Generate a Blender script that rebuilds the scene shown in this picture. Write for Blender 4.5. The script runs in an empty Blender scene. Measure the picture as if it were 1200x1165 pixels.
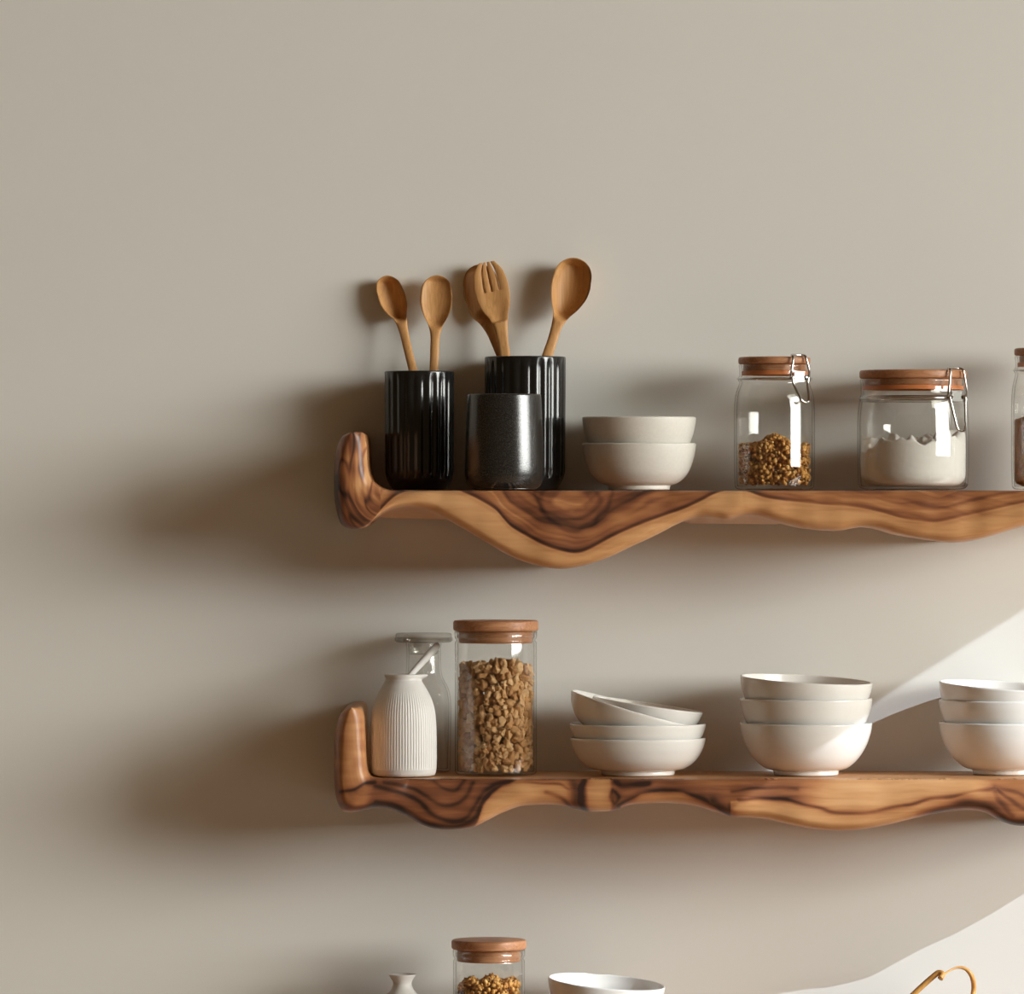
import bpy, bmesh, math, random
import numpy as np
from mathutils import Vector, Matrix, Euler, noise

random.seed(7)
S = bpy.context.scene
C = S.collection
PI = math.pi
CAM = Vector((0.6, -7.0, 0.5825))
WALL_Y = 0.11
Z_UP, Z_LOW, Z_BASE = 0.591, 0.257, -0.047     # tops of the two shelves and of the ledge below the frame


def at(px, py, y=0.0):
    """world point at depth y that the photograph shows at (px, py)"""
    k = (7.0 + y) / 7.0
    return Vector((CAM.x + (px / 1000 - CAM.x) * k, y, CAM.z + ((1165 - py) / 1000 - CAM.z) * k))


def kk(y):
    return (7.0 + y) / 7.0 / 1000.0


# ------------------------------------------------------------------ materials
def new_mat(name):
    m = bpy.data.materials.new(name)
    m.use_nodes = True
    nt = m.node_tree
    for n in list(nt.nodes):
        nt.nodes.remove(n)
    out = nt.nodes.new('ShaderNodeOutputMaterial')
    return m, nt, out


def N(nt, kind, **kw):
    n = nt.nodes.new(kind)
    for k, v in kw.items():
        if k in n.inputs.keys():
            n.inputs[k].default_value = v
        else:
            setattr(n, k, v)
    return n


def L(nt, a, b):
    nt.links.new(a, b)


def ramp(nt, fac, stops, interp='LINEAR'):
    r = nt.nodes.new('ShaderNodeValToRGB')
    r.color_ramp.interpolation = interp
    el = r.color_ramp.elements
    while len(el) > len(stops):
        el.remove(el[-1])
    while len(el) < len(stops):
        el.new(0.5)
    for e, (p, c) in zip(el, stops):
        e.position = p
        e.color = (*c, 1)
    L(nt, fac, r.inputs['Fac'])
    return r.outputs['Color']


def principled(nt, out, rough=0.5, color=None, spec=0.5, **kw):
    b = nt.nodes.new('ShaderNodeBsdfPrincipled')
    b.inputs['Roughness'].default_value = rough
    b.inputs['Specular IOR Level'].default_value = spec
    if color is not None:
        b.inputs['Base Color'].default_value = (*color, 1)
    for k, v in kw.items():
        b.inputs[k].default_value = v
    L(nt, b.outputs[0], out.inputs['Surface'])
    return b


def bump(nt, b, height, strength, dist=0.001):
    bp = nt.nodes.new('ShaderNodeBump')
    bp.inputs['Strength'].default_value = strength
    bp.inputs['Distance'].default_value = dist
    L(nt, height, bp.inputs['Height'])
    L(nt, bp.outputs[0], b.inputs['Normal'])


def simple(name, color, rough, spec=0.5, noise_scale=None, noise_amt=0.06, bump_s=0.0, **kw):
    m, nt, out = new_mat(name)
    b = principled(nt, out, rough, color, spec, **kw)
    if noise_scale:
        tc = N(nt, 'ShaderNodeTexCoord')
        nz = N(nt, 'ShaderNodeTexNoise', Scale=noise_scale, Detail=4.0)
        L(nt, tc.outputs['Object'], nz.inputs['Vector'])
        lo = tuple(max(0, c * (1 - noise_amt)) for c in color)
        hi = tuple(min(1, c * (1 + noise_amt)) for c in color)
        L(nt, ramp(nt, nz.outputs['Fac'], [(0.3, lo), (0.7, hi)]), b.inputs['Base Color'])
        if bump_s:
            bump(nt, b, nz.outputs['Fac'], bump_s)
    return m


WALL_COL = (0.755, 0.748, 0.708)
m_wall = simple('wall_paint', WALL_COL, 0.85, 0.2, 3.0, 0.012, 0.0)
m_ceil = simple('ceiling_timber', (0.40, 0.24, 0.13), 0.6, 0.3, 5.0, 0.15)  # timber brown picked so the unseen ceiling warms the bounced light
m_floor = simple('floor_oak', (0.38, 0.22, 0.11), 0.5, 0.4, 6.0, 0.2)
m_trim = simple('white_trim_paint', (0.8, 0.78, 0.74), 0.4)
m_white = simple('white_glaze', (0.77, 0.755, 0.72), 0.16, 0.5, 40, 0.015)
m_stone = simple('stoneware_glaze', (0.73, 0.70, 0.635), 0.42, 0.4, 300, 0.03, 0.02)
m_bottle = simple('matt_white_porcelain', (0.68, 0.665, 0.635), 0.45, 0.4, 60, 0.015)
m_black = simple('black_gloss_glaze', (0.012, 0.0115, 0.011), 0.17, 0.6, 90, 0.15)
m_metal = simple('polished_steel_wire', (0.62, 0.61, 0.59), 0.16, 0.5, 120, 0.08, 0.0, Metallic=1.0)
m_gasket = simple('orange_rubber', (0.62, 0.20, 0.06), 0.45, 0.4, 100, 0.05)
m_flour = simple('flour', (0.86, 0.84, 0.79), 0.95, 0.05, 160, 0.03, 0.25)
m_cocoa = simple('brown_cereal_powder', (0.40, 0.17, 0.055), 0.9, 0.1, 260, 0.35, 0.5)

# black stone-speckled glaze
m_speck, nt, out = new_mat('charcoal_speckled_glaze')
b = principled(nt, out, 0.22, (0.02, 0.019, 0.018), 0.8)
tc = N(nt, 'ShaderNodeTexCoord')
nz = N(nt, 'ShaderNodeTexNoise', Scale=900.0, Detail=2.0)
L(nt, tc.outputs['Object'], nz.inputs['Vector'])
L(nt, ramp(nt, nz.outputs['Fac'], [(0.45, (0.012, 0.0115, 0.011)), (0.70, (0.045, 0.040, 0.035))]), b.inputs['Base Color'])
bump(nt, b, nz.outputs['Fac'], 0.16, 0.0005)


def grain_wood(name, stops, rough, scale=(260, 260, 9), spec=0.35, dist=1.5):
    m, nt, out = new_mat(name)
    b = principled(nt, out, rough, None, spec)
    tc = N(nt, 'ShaderNodeTexCoord')
    mp = N(nt, 'ShaderNodeMapping')
    mp.inputs['Scale'].default_value = scale
    nz = N(nt, 'ShaderNodeTexNoise', Scale=1.0, Detail=5.0, Distortion=dist)
    L(nt, tc.outputs['Object'], mp.inputs['Vector'])
    L(nt, mp.outputs[0], nz.inputs['Vector'])
    L(nt, ramp(nt, nz.outputs['Fac'], stops), b.inputs['Base Color'])
    bump(nt, b, nz.outputs['Fac'], 0.05)
    return m


m_spoon = grain_wood('beech_utensil_wood', [(0.25, (0.47, 0.225, 0.075)), (0.55, (0.60, 0.315, 0.118)), (0.8, (0.66, 0.37, 0.155))], 0.5)
m_lid = grain_wood('acacia_lid_wood', [(0.25, (0.30, 0.125, 0.055)), (0.55, (0.43, 0.20, 0.095)), (0.8, (0.53, 0.28, 0.145))], 0.42, (14, 240, 240))
m_gold = grain_wood('honey_bamboo', [(0.2, (0.50, 0.23, 0.055)), (0.8, (0.68, 0.37, 0.11))], 0.35)

# thin clear glass: what it does not mirror passes straight through
m_glass, nt, out = new_mat('clear_glass')
tr = N(nt, 'ShaderNodeBsdfTransparent')
gl = N(nt, 'ShaderNodeBsdfGlossy', Roughness=0.03)
gl.inputs['Color'].default_value = (1, 1, 1, 1)
lw = N(nt, 'ShaderNodeLayerWeight', Blend=0.5)
L(nt, ramp(nt, lw.outputs['Facing'], [(0.0, (0.985, 0.985, 0.98)), (0.72, (0.95, 0.948, 0.94)), (0.92, (0.58, 0.565, 0.54)), (1.0, (0.28, 0.265, 0.245))]), tr.inputs['Color'])
pw = N(nt, 'ShaderNodeMath', operation='POWER')
L(nt, lw.outputs['Facing'], pw.inputs[0])
pw.inputs[1].default_value = 4.5
fr = N(nt, 'ShaderNodeMath', operation='MULTIPLY_ADD')
L(nt, pw.outputs[0], fr.inputs[0])
fr.inputs[1].default_value = 0.6
fr.inputs[2].default_value = 0.05
mx = N(nt, 'ShaderNodeMixShader')
L(nt, fr.outputs[0], mx.inputs[0])
L(nt, tr.outputs[0], mx.inputs[1])
L(nt, gl.outputs[0], mx.inputs[2])
L(nt, mx.outputs[0], out.inputs['Surface'])


m_smoke = m_glass.copy()
m_smoke.name = 'thick_grey_glass'
for n_ in m_smoke.node_tree.nodes:
    if n_.type == 'VALTORGB':
        for e, c in zip(n_.color_ramp.elements, ((0.93, 0.92, 0.90), (0.80, 0.79, 0.77), (0.42, 0.41, 0.39), (0.14, 0.13, 0.12))):
            e.color = (*c, 1)


def crumb_mat(name, stops, use_attr):
    m, nt, out = new_mat(name)
    b = principled(nt, out, 0.55, None, 0.35)
    tc = N(nt, 'ShaderNodeTexCoord')
    nz = N(nt, 'ShaderNodeTexNoise', Scale=240.0, Detail=4.0)
    L(nt, tc.outputs['Object'], nz.inputs['Vector'])
    if use_attr:
        src = N(nt, 'ShaderNodeAttribute', attribute_name='tone').outputs['Fac']
    else:
        src = N(nt, 'ShaderNodeObjectInfo').outputs['Random']
    a = N(nt, 'ShaderNodeMath', operation='MULTIPLY_ADD')
    L(nt, nz.outputs['Fac'], a.inputs[0])
    a.inputs[1].default_value = 0.9
    s2 = N(nt, 'ShaderNodeMath', operation='MULTIPLY_ADD')
    L(nt, src, s2.inputs[0])
    s2.inputs[1].default_value = 0.7
    s2.inputs[2].default_value = -0.30
    L(nt, s2.outputs[0], a.inputs[2])
    L(nt, ramp(nt, a.outputs[0], stops), b.inputs['Base Color'])
    bump(nt, b, nz.outputs['Fac'], 0.5, 0.002)
    return m


GR = [(0.0, (0.09, 0.03, 0.008)), (0.22, (0.32, 0.12, 0.025)), (0.5, (0.66, 0.33, 0.075)), (1.0, (0.82, 0.53, 0.20))]
NU = [(0.0, (0.28, 0.12, 0.04)), (0.3, (0.56, 0.29, 0.105)), (0.65, (0.72, 0.43, 0.19)), (1.0, (0.80, 0.55, 0.30))]
m_granola = crumb_mat('granola', GR, True)
m_nut = crumb_mat('walnut_piece', NU, False)
m_nutfill = crumb_mat('walnut_fill', NU, True)

# live-edge shelf wood: the growth figure comes from the mesh (tone, grain coordinates)
m_shelf, nt, out = new_mat('live_edge_olive_wood')
b = principled(nt, out, 0.38, None, 0.4)
tone = N(nt, 'ShaderNodeAttribute', attribute_name='tone')
gr = N(nt, 'ShaderNodeAttribute', attribute_name='grain')
mp = N(nt, 'ShaderNodeMapping')
mp.inputs['Scale'].default_value = (9, 160, 420)
L(nt, gr.outputs['Vector'], mp.inputs['Vector'])
nz = N(nt, 'ShaderNodeTexNoise', Scale=1.0, Detail=6.0, Distortion=0.6)
L(nt, mp.outputs[0], nz.inputs['Vector'])
ad = N(nt, 'ShaderNodeMath', operation='MULTIPLY_ADD')
L(nt, nz.outputs['Fac'], ad.inputs[0])
ad.inputs[1].default_value = 0.26
sb = N(nt, 'ShaderNodeMath', operation='SUBTRACT')
L(nt, tone.outputs['Fac'], sb.inputs[0])
sb.inputs[1].default_value = 0.13
L(nt, sb.outputs[0], ad.inputs[2])
L(nt, ramp(nt, ad.outputs[0], [(0.0, (0.72, 0.43, 0.215)), (0.22, (0.60, 0.315, 0.135)), (0.42, (0.40, 0.165, 0.065)),
                               (0.62, (0.225, 0.082, 0.038)), (0.82, (0.10, 0.040, 0.021)), (1.0, (0.035, 0.016, 0.011))]), b.inputs['Base Color'])
bump(nt, b, nz.outputs['Fac'], 0.06)


# ------------------------------------------------------------------ objects
def tag(o, label=None, cat=None, group=None, kind=None):
    for k, v in (('label', label), ('category', cat), ('group', group), ('kind', kind)):
        if v:
            o[k] = v
    return o


def empty(name, loc, rot=(0, 0, 0)):
    o = bpy.data.objects.new(name, None)
    C.objects.link(o)
    o.empty_display_size = 0.02
    o.location = loc
    o.rotation_euler = rot
    return o


def obj(name, bm, m, parent=None, loc=None, rot=None, smooth=True, recalc=True):
    if recalc:
        bmesh.ops.recalc_face_normals(bm, faces=bm.faces[:])
    me = bpy.data.meshes.new(name)
    bm.to_mesh(me)
    bm.free()
    if smooth:
        me.polygons.foreach_set('use_smooth', [True] * len(me.polygons))
    me.materials.append(m)
    o = bpy.data.objects.new(name, me)
    C.objects.link(o)
    if parent:
        o.parent = parent
    if loc is not None:
        o.location = loc
    if rot is not None:
        o.rotation_euler = rot
    return o


def copy_tree(o, parent=None):
    c = o.copy()
    C.objects.link(c)
    if parent:
        c.parent = parent
    for ch in list(o.children):
        copy_tree(ch, c)
    return c


def box(bm, x0, x1, y0, y1, z0, z1):
    v = [bm.verts.new((x, y, z)) for z in (z0, z1) for (x, y) in ((x0, y0), (x1, y0), (x1, y1), (x0, y1))]
    for f in ((0, 1, 2, 3), (7, 6, 5, 4), (0, 4, 5, 1), (1, 5, 6, 2), (2, 6, 7, 3), (3, 7, 4, 0)):
        bm.faces.new([v[i] for i in f])


def crom(pts, n):
    """Catmull-Rom through pts (tuples), n samples per span"""
    P = [np.array(p, float) for p in pts]
    P = [2 * P[0] - P[1]] + P + [2 * P[-1] - P[-2]]
    out = []
    for i in range(1, len(P) - 2):
        p0, p1, p2, p3 = P[i - 1:i + 3]
        for k in range(n):
            t = k / n
            out.append(0.5 * (2 * p1 + (p2 - p0) * t + (2 * p0 - 5 * p1 + 4 * p2 - p3) * t * t + (3 * p1 - p0 - 3 * p2 + p3) * t ** 3))
    out.append(P[-2])
    return out


def fillet(pts):
    """polyline (r, z, radius) with rounded corners -> list of (r, z)"""
    out = []
    for i, p in enumerate(pts):
        rad = p[2] if len(p) > 2 else 0
        if rad <= 0 or i in (0, len(pts) - 1):
            out.append((p[0], p[1]))
            continue
        a, q, c = Vector(pts[i - 1][:2]), Vector(p[:2]), Vector(pts[i + 1][:2])
        u, v = (a - q), (c - q)
        d = min(rad, u.length * 0.49, v.length * 0.49)
        s, e = q + u.normalized() * d, q + v.normalized() * d
        for k in range(9):
            t = k / 8
            w = s * (1 - t) ** 2 + q * 2 * t * (1 - t) + e * t * t
            out.append((w.x, w.y))
    return out


def lathe(prof, seg=72, mod=None, bm=None):
    """solid of revolution about z; mod(theta, r, z) returns the modified radius"""
    bm = bm or bmesh.new()
    rings = []
    for (r, z) in prof:
        if r < 1e-6:
            rings.append([bm.verts.new((0, 0, z))])
        else:
            ring = []
            for k in range(seg):
                th = 2 * PI * k / seg
                rr = mod(th, r, z) if mod else r
                ring.append(bm.verts.new((rr * math.sin(th), -rr * math.cos(th), z)))
            rings.append(ring)
    for A, B in zip(rings[:-1], rings[1:]):
        if len(A) == 1 and len(B) == 1:
            continue
        for k in range(seg):
            j = (k + 1) % seg
            if len(A) == 1:
                bm.faces.new((A[0], B[k], B[j]))
            elif len(B) == 1:
                bm.faces.new((A[k], A[j], B[0]))
            else:
                bm.faces.new((A[k], A[j], B[j], B[k]))
    return bm


def tube(bm, path, r, seg=10, closed=False):
    """round wire along a path; r is a number or a list"""
    P = [Vector(p) for p in path]
    n = len(P)
    rings = []
    up = None
    for i in range(n):
        if closed:
            t = (P[(i + 1) % n] - P[i - 1]).normalized()
        else:
            t = (P[min(i + 1, n - 1)] - P[max(i - 1, 0)]).normalized()
        if up is None:
            up = t.orthogonal().normalized()
        up = (up - t * up.dot(t)).normalized()
        w = t.cross(up)
        rr = r[i] if isinstance(r, (list, tuple)) else r
        rings.append([bm.verts.new(P[i] + (up * math.cos(a) + w * math.sin(a)) * rr) for a in [2 * PI * k / seg for k in range(seg)]])
    m = n if closed else n - 1
    for i in range(m):
        A, B = rings[i], rings[(i + 1) % n]
        for k in range(seg):
            j = (k + 1) % seg
            bm.faces.new((A[k], A[j], B[j], B[k]))
    if not closed:
        bm.faces.new(rings[0][::-1])
        bm.faces.new(rings[-1])
    return bm


def smooth_path(pts, n=8):
    return [Vector(p) for p in crom([tuple(p) for p in pts], n)]


# ------------------------------------------------------------------ the room
bm = bmesh.new()
box(bm, -2.6, 7.0, WALL_Y, WALL_Y + 0.12, -1.0, 5.0)
tag(obj('wall_back', bm, m_wall, smooth=False), kind='structure')
bm = bmesh.new()
box(bm, -2.6, 7.12, -10.0, WALL_Y + 0.12, -1.1, -1.0)
tag(obj('floor', bm, m_floor, smooth=False), kind='structure')
bm = bmesh.new()
box(bm, -2.6, 7.12, -10.0, WALL_Y + 0.12, 5.0, 5.1)
tag(obj('ceiling', bm, m_ceil, smooth=False), kind='structure')  # unseen, added to keep sun from passing over the window wall
# unseen right-hand wall; its daylight window is sized and set to cut the sun's edge
WX, WY0, WY1, WZ0, WZ1 = 7.0, -9.2, -0.3, -0.4, 4.126
bm = bmesh.new()
box(bm, WX, WX + 0.12, WY1, WALL_Y + 0.12, -1.0, 5.0)
box(bm, WX, WX + 0.12, -10.0, WY0, -1.0, 5.0)
box(bm, WX, WX + 0.12, WY0, WY1, -1.0, WZ0)
box(bm, WX, WX + 0.12, WY0, WY1, WZ1, 5.0)
tag(obj('wall_right', bm, m_wall, smooth=False), kind='structure')


# ------------------------------------------------------------------ shelves
def interp(pts):
    xs = np.array([p[0] for p in pts], float)
    # smooth (monotone enough) interpolation by dense Catmull-Rom
    d = crom(pts, 10)
    X = np.array([p[0] for p in d])
    Y = np.array([p[1] for p in d])
    return lambda x: float(np.interp(x, X, Y))


def interp_lin(pts):
    X = [p[0] for p in pts]
    Y = [p[1] for p in pts]
    return lambda x: float(np.interp(x, X, Y))


def sst(a, b, x):
    t = min(1, max(0, (x - a) / (b - a)))
    return t * t * (3 - 2 * t)


def nz3(x, y, z=0.0):
    return noise.noise(Vector((x, y, z)))


def curve_dist(pts, n=12):
    """distance in px (and signed side) from a drawn curve"""
    P = np.array(crom(pts, n))

    def f(x, y):
        d = np.hypot(P[:, 0] - x, P[:, 1] - y)
        return float(d.min())
    return f


def build_shelf(stations, z_top, back_bottom, tone_fn, wave_seed, D=0.10):
    """sweep of sections (upper point, front lower point) in photograph px; back_bottom(x) is the px height of the underside behind"""
    dense = crom([(u[0], u[1], l[0], l[1]) for u, l in stations], 60)
    # resample by arc length of the mean line
    pts = [dense[0]]
    acc = 0
    for a, q in zip(dense[:-1], dense[1:]):
        acc += max(math.hypot(q[0] - a[0], q[1] - a[1]), math.hypot(q[2] - a[2], q[3] - a[3]))
        if acc >= 1.4:
            pts.append(q)
            acc = 0
    pts.append(dense[-1])
    NF = 64
    bm = bmesh.new()
    lt = bm.verts.layers.float.new('tone')
    lg = bm.verts.layers.float_vector.new('grain')
    rings = []
    K = 0.9857          # the front face stands nearer, at y = -D
    yb = WALL_Y - 0.001
    for i, (ux, uy, lx, ly) in enumerate(pts):
        ln = math.hypot(lx - ux, ly - uy)
        mx_ = (ux + lx) / 2
        endf = 1 - sst(436, 500, mx_)          # 1 on the upturned end
        rt = min(3.5 + 8 * endf, ln * 0.45)
        rb = min(11 + 3 * endf, ln * 0.45)
        wave = 0.004 * nz3(mx_ / 90, wave_seed) + 0.002 * nz3(mx_ / 33, wave_seed + 5)
        ring = []

        def add(px, py, y, h):
            p = at(px, py, -D)
            v = bm.verts.new((p.x, y, p.z))
            ring.append(v)
            v[lt] = tone_fn(px, py, y, h)
            v[lg] = ((px) / 1000, h * max(ln, 20) / 1000, y)
        # top, from the wall forwards
        for k in range(9):
            y = yb + (-D + rt / 1000 - yb) * k / 8
            add(ux, uy, y, 0)
        for k in range(NF + 1):
            t = k / NF
            h = t
            s = h * ln
            y = -D - 0.005 * math.sin(PI * h) + wave
            if s < rt:
                q = 1 - s / rt
                y += rt / 1000 * (1 - math.sqrt(max(0, 1 - q * q)))
            if ln - s < rb:
                q = 1 - (ln - s) / rb
                y += 1.5 * rb / 1000 * (1 - math.sqrt(max(0, 1 - q * q)))
            add(ux + (lx - ux) * h, uy + (ly - uy) * h, y, h)
        bb = max(ly, back_bottom(lx)) if lx > 436 else ly
        y0 = -D + 1.5 * rb / 1000 + wave
        for k in range(1, 9):
            t = k / 8
            e = sst(0, 0.35, t)
            add(lx, ly + (bb - ly) * e, y0 + (yb - y0) * t, 1)
        rings.append(ring)
    n = len(rings[0])
    for A, B in zip(rings[:-1], rings[1:]):
        for k in range(n):
            j = (k + 1) % n
            bm.faces.new((A[k], A[j], B[j], B[k]))
    bm.faces.new(rings[0][::-1])
    bm.faces.new(rings[-1])
    return bm


# --- upper shelf
UP_FRONT = [(520, 607), (545, 621), (570, 636), (600, 653), (630, 663), (655, 667), (680, 664), (710, 655), (740, 641), (770, 627),
            (795, 614), (815, 607), (835, 607), (852, 609), (870, 605), (888, 605), (910, 611), (940, 619), (965, 622), (985, 622), (1010, 618),
            (1030, 620), (1060, 628), (1090, 633), (1115, 636), (1140, 634), (1170, 626), (1200, 617), (1240, 608), (1290, 604), (1330, 598)]
up_st = [((418, 506), (409, 507)), ((426, 508), (399, 513)), ((429, 520), (393, 530)), ((430, 536), (391, 552)), ((431, 550), (391, 578)),
         ((436, 563), (394, 600)), ((446, 571), (400, 615)), ((456, 574.5), (412, 620)), ((465, 575), (427, 618)), ((474, 575), (440, 607)),
         ((486, 575), (456, 598)), ((500, 575), (480, 595)), ((512, 575), (503, 599))]
up_st += [((x, 575), (x, y)) for x, y in UP_FRONT] + [((1347, 577), (1348, 590)), ((1350, 580), (1351, 584))]
up_bound = interp([(380, 640), (425, 618), (436, 610), (446, 598), (458, 586), (470, 578), (490, 573), (530, 573), (545, 578), (560, 585), (580, 597), (590, 608),
                   (600, 618), (620, 630), (640, 640), (660, 646), (675, 648), (690, 644), (720, 628), (750, 615), (780, 604), (800, 597), (820, 588),
                   (835, 580), (850, 575), (872, 575), (900, 584), (950, 590), (1000, 594), (1030, 600), (1060, 608), (1090, 612), (1105, 611), (1130, 605),
                   (1160, 598), (1200, 589), (1240, 583), (1300, 580), (1360, 577)])


def lineband(d, w):
    return math.exp(-(d / w) ** 2)


def tone_up(px, py, y, h):
    w = nz3(px / 60, py / 30, 3.1) * 5 + nz3(px / 20, py / 14, 8.2) * 1.5
    q = up_bound(px) - py                       # px above the heart / sapwood border
    if y > -0.075 and h < 0.01:                 # top board
        return 0.36 + 0.18 * nz3(px / 130, y * 45, 1.7) + 0.1 * nz3(px / 60, y * 160, 9)
    sap = 0.20 + 0.07 * nz3(px / 120, py / 9, 2.2) + 0.05 * nz3(px / 50, py / 3.5, 6.6)
    sap += 0.10 * lineband(px - 868, 5) * nz3(px / 4, py / 30, 0.3)
    if px < 446:
        hm_ = sst(-2, 2, q)
        a_ = math.atan2(py - 560, 452 - px)                       # streaks run round the bend
        rr = math.hypot(py - 575, 452 - px) if py > 575 else 452 - px
        t = 0.56 + 0.34 * nz3(rr / 5.5, py / 60, 12.5) + 0.22 * nz3(rr / 14, py / 22, 4.4) + 0.12 * nz3(rr / 2.5, py / 30, 2.4)
        t += 0.34 * lineband(nz3(rr / 13, py / 42, 20.2), 0.09) - 0.22 * sst(404, 420, px) * (1 - sst(560, 590, py))  # inner side painted lighter where light from the right catches it
        t += 0.22 * (1 - sst(392, 404, px)) + 0.12 * sst(575, 600, py)
        return sap * (1 - hm_) + t * hm_
    # heartwood: irregular nested growth layers that follow the border
    qq = q + w * sst(0, 12, q) + 7 * nz3(px / 38, py / 34, 15.5)
    ht = 0.60 + 0.20 * nz3(qq / 11.0, px / 170, 5.5) + 0.12 * nz3(qq / 4.2, px / 110, 9.5) + 0.10 * nz3(px / 26, py / 12, 7.7)
    for q0, wd, am in ((17, 2.0, 0.20), (31, 1.6, 0.17), (46, 2.4, 0.15), (57, 1.5, 0.12)):
        ht += am * lineband(qq - q0 - 3 * nz3(px / 60, q0, 3.3), wd) * (0.6 + 0.8 * nz3(px / 50, q0, 7.1))
    left = (1 - sst(600, 628, px))              # the orange stretch left of the big bulge
    ht -= 0.17 * left * sst(4, 12, q)
    # light heart of the bulge
    e = ((px - 668) / 21) ** 2 + ((py - 586) / 13) ** 2
    ht -= 0.22 * (1 - sst(0.4, 1.3, e + 0.5 * nz3(px / 9, py / 9, 2)))
    ht += 0.16 * lineband(math.sqrt(max(e, 0)) - 1.7 + 0.15 * nz3(px / 15, py / 15, 4), 0.16)
    ht += 0.18 * lineband(math.sqrt(((px - 672) / 44) ** 2 + ((py - 574) / 46) ** 2) - 1.0 + 0.08 * nz3(px / 15, py / 15, 9), 0.06)
    rgt = sst(880, 960, px)
    ht -= 0.12 * rgt
    ht += 0.2 * rgt * max(0, nz3(px / 45, (py - px * 0.22) / 5, 11.2))
    ht += 0.34 * lineband(q - 2.5, 2.2) * (1 - 0.55 * rgt)    # dark border line
    hm_ = sst(-1.2, 1.2, q)
    sap += 0.10 * lineband(q + 3, 3)
    return sap * (1 - hm_) + ht * hm_


back_up = lambda px: float(np.interp(px, [436, 460, 520, 560, 780, 810, 915, 940, 1090, 1120, 1200, 1300, 1360], [606, 608, 609, 600, 600, 614, 615, 606, 630, 637, 610, 600, 584]))
shelf_a = obj('wall_shelf', build_shelf(up_st, Z_UP, back_up, tone_up, 1.0), m_shelf)
tag(shelf_a, 'upper live-edge wooden wall shelf with one deep rounded bulge, carrying black holders and clip jars', 'shelf', 'live-edge wall shelves')

# --- lower shelf
LO_FRONT = [(455, 949), (475, 957), (495, 968), (515, 973), (535, 973), (555, 970), (570, 963), (590, 953), (610, 946), (635, 944), (660, 945),
            (675, 949), (690, 952), (708, 952), (722, 950), (735, 945), (750, 943), (775, 942), (800, 943), (818, 946), (840, 953), (858, 958), (880, 959),
            (900, 961), (930, 968), (960, 973), (985, 974.5), (1010, 973), (1040, 968), (1080, 958), (1110, 952), (1135, 950), (1155, 953), (1170, 961),
            (1185, 967), (1200, 969), (1225, 969), (1260, 962), (1305, 950), (1350, 942), (1388, 936)]
lo_st = [((415, 829), (409, 830)), ((423, 831), (399, 837)), ((426, 842), (393, 855)), ((427, 860), (391, 880)), ((428, 880), (391, 905)),
         ((429, 897), (392, 928)), ((431.5, 908), (396, 944)), ((438, 913), (404, 952)), ((455, 913.3), (420, 952)), ((468, 913.5), (437, 948))]
lo_st += [((x if x > 480 else x + 22 - (x - 455) * 0.8, 913.5), (x, y)) for x, y in LO_FRONT] + [((1412, 914.5), (1412, 927)), ((1416, 917), (1417, 921))]

lo_lines = [  # (curve, width, strength)
    ([(398, 929), (415, 926), (428, 918), (440, 917)], 1.3, 0.55),
    ([(440, 921), (455, 926), (475, 930), (490, 938), (502, 950), (518, 960), (535, 963), (548, 958), (556, 945), (566, 930), (580, 920), (598, 915)], 2.0, 0.42),
    ([(450, 918), (475, 921), (490, 926), (505, 938), (520, 943), (537, 941), (547, 930), (555, 918)], 1.6, 0.30),
    ([(440, 941), (465, 946), (485, 957), (505, 968), (530, 969), (550, 964), (560, 955), (566, 940), (578, 926), (596, 917)], 2.2, 0.42),
    ([(506, 914), (518, 924), (532, 927), (541, 919), (545, 914)], 1.5, 0.22),
    ([(398, 944), (420, 946), (440, 942)], 3.0, 0.35),
    ([(598, 918), (630, 917), (655, 919), (668, 926), (678, 922)], 1.3, 0.35),
    ([(640, 928), (656, 934), (668, 944), (682, 950)], 1.8, 0.38),
    ([(686, 914), (681, 925), (681, 940), (686, 951)], 2.6, 0.55),
    ([(671, 914), (674, 930), (677, 947)], 4.5, 0.35),
    ([(722, 915), (728, 921), (742, 921), (760, 918)], 2.0, 0.45),
    ([(718, 926), (715, 934), (720, 941), (725, 934), (721, 928)], 1.6, 0.45),
    ([(726, 944), (737, 937), (750, 930), (775, 927), (800, 928), (820, 935), (838, 946), (855, 956)], 2.6, 0.50),
    ([(836, 940), (846, 947), (856, 955)], 4.0, 0.40),
    ([(854, 955), (857, 944), (866, 938)], 2.5, 0.35),
    ([(866, 937), (890, 936), (915, 937), (935, 941), (955, 946), (975, 951), (1000, 953), (1030, 950), (1060, 944), (1090, 936), (1120, 933), (1145, 926), (1165, 923)], 1.6, 0.42),
    ([(858, 927), (880, 924), (910, 923), (935, 924)], 1.3, 0.28),
    ([(1080, 957), (1110, 947), (1135, 942), (1155, 944), (1172, 955), (1182, 963), (1200, 966)], 4.5, 0.52),
    ([(1168, 924), (1180, 935), (1194, 945), (1206, 950)], 1.8, 0.35),
    ([(1165, 923), (1172, 940), (1186, 956)], 3.0, 0.30),
    ([(1168, 922), (1190, 928), (1215, 938), (1260, 940), (1320, 930)], 2.0, 0.25),
]
lo_lines = [(np.array(crom(c, 24)), w, s) for c, w, s in lo_lines]
lo_light1 = interp_lin([(380, 990), (548, 990), (552, 975), (560, 962), (566, 945), (576, 930), (590, 920), (605, 915), (640, 914), (700, 914), (704, 990), (1400, 990)])
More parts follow.
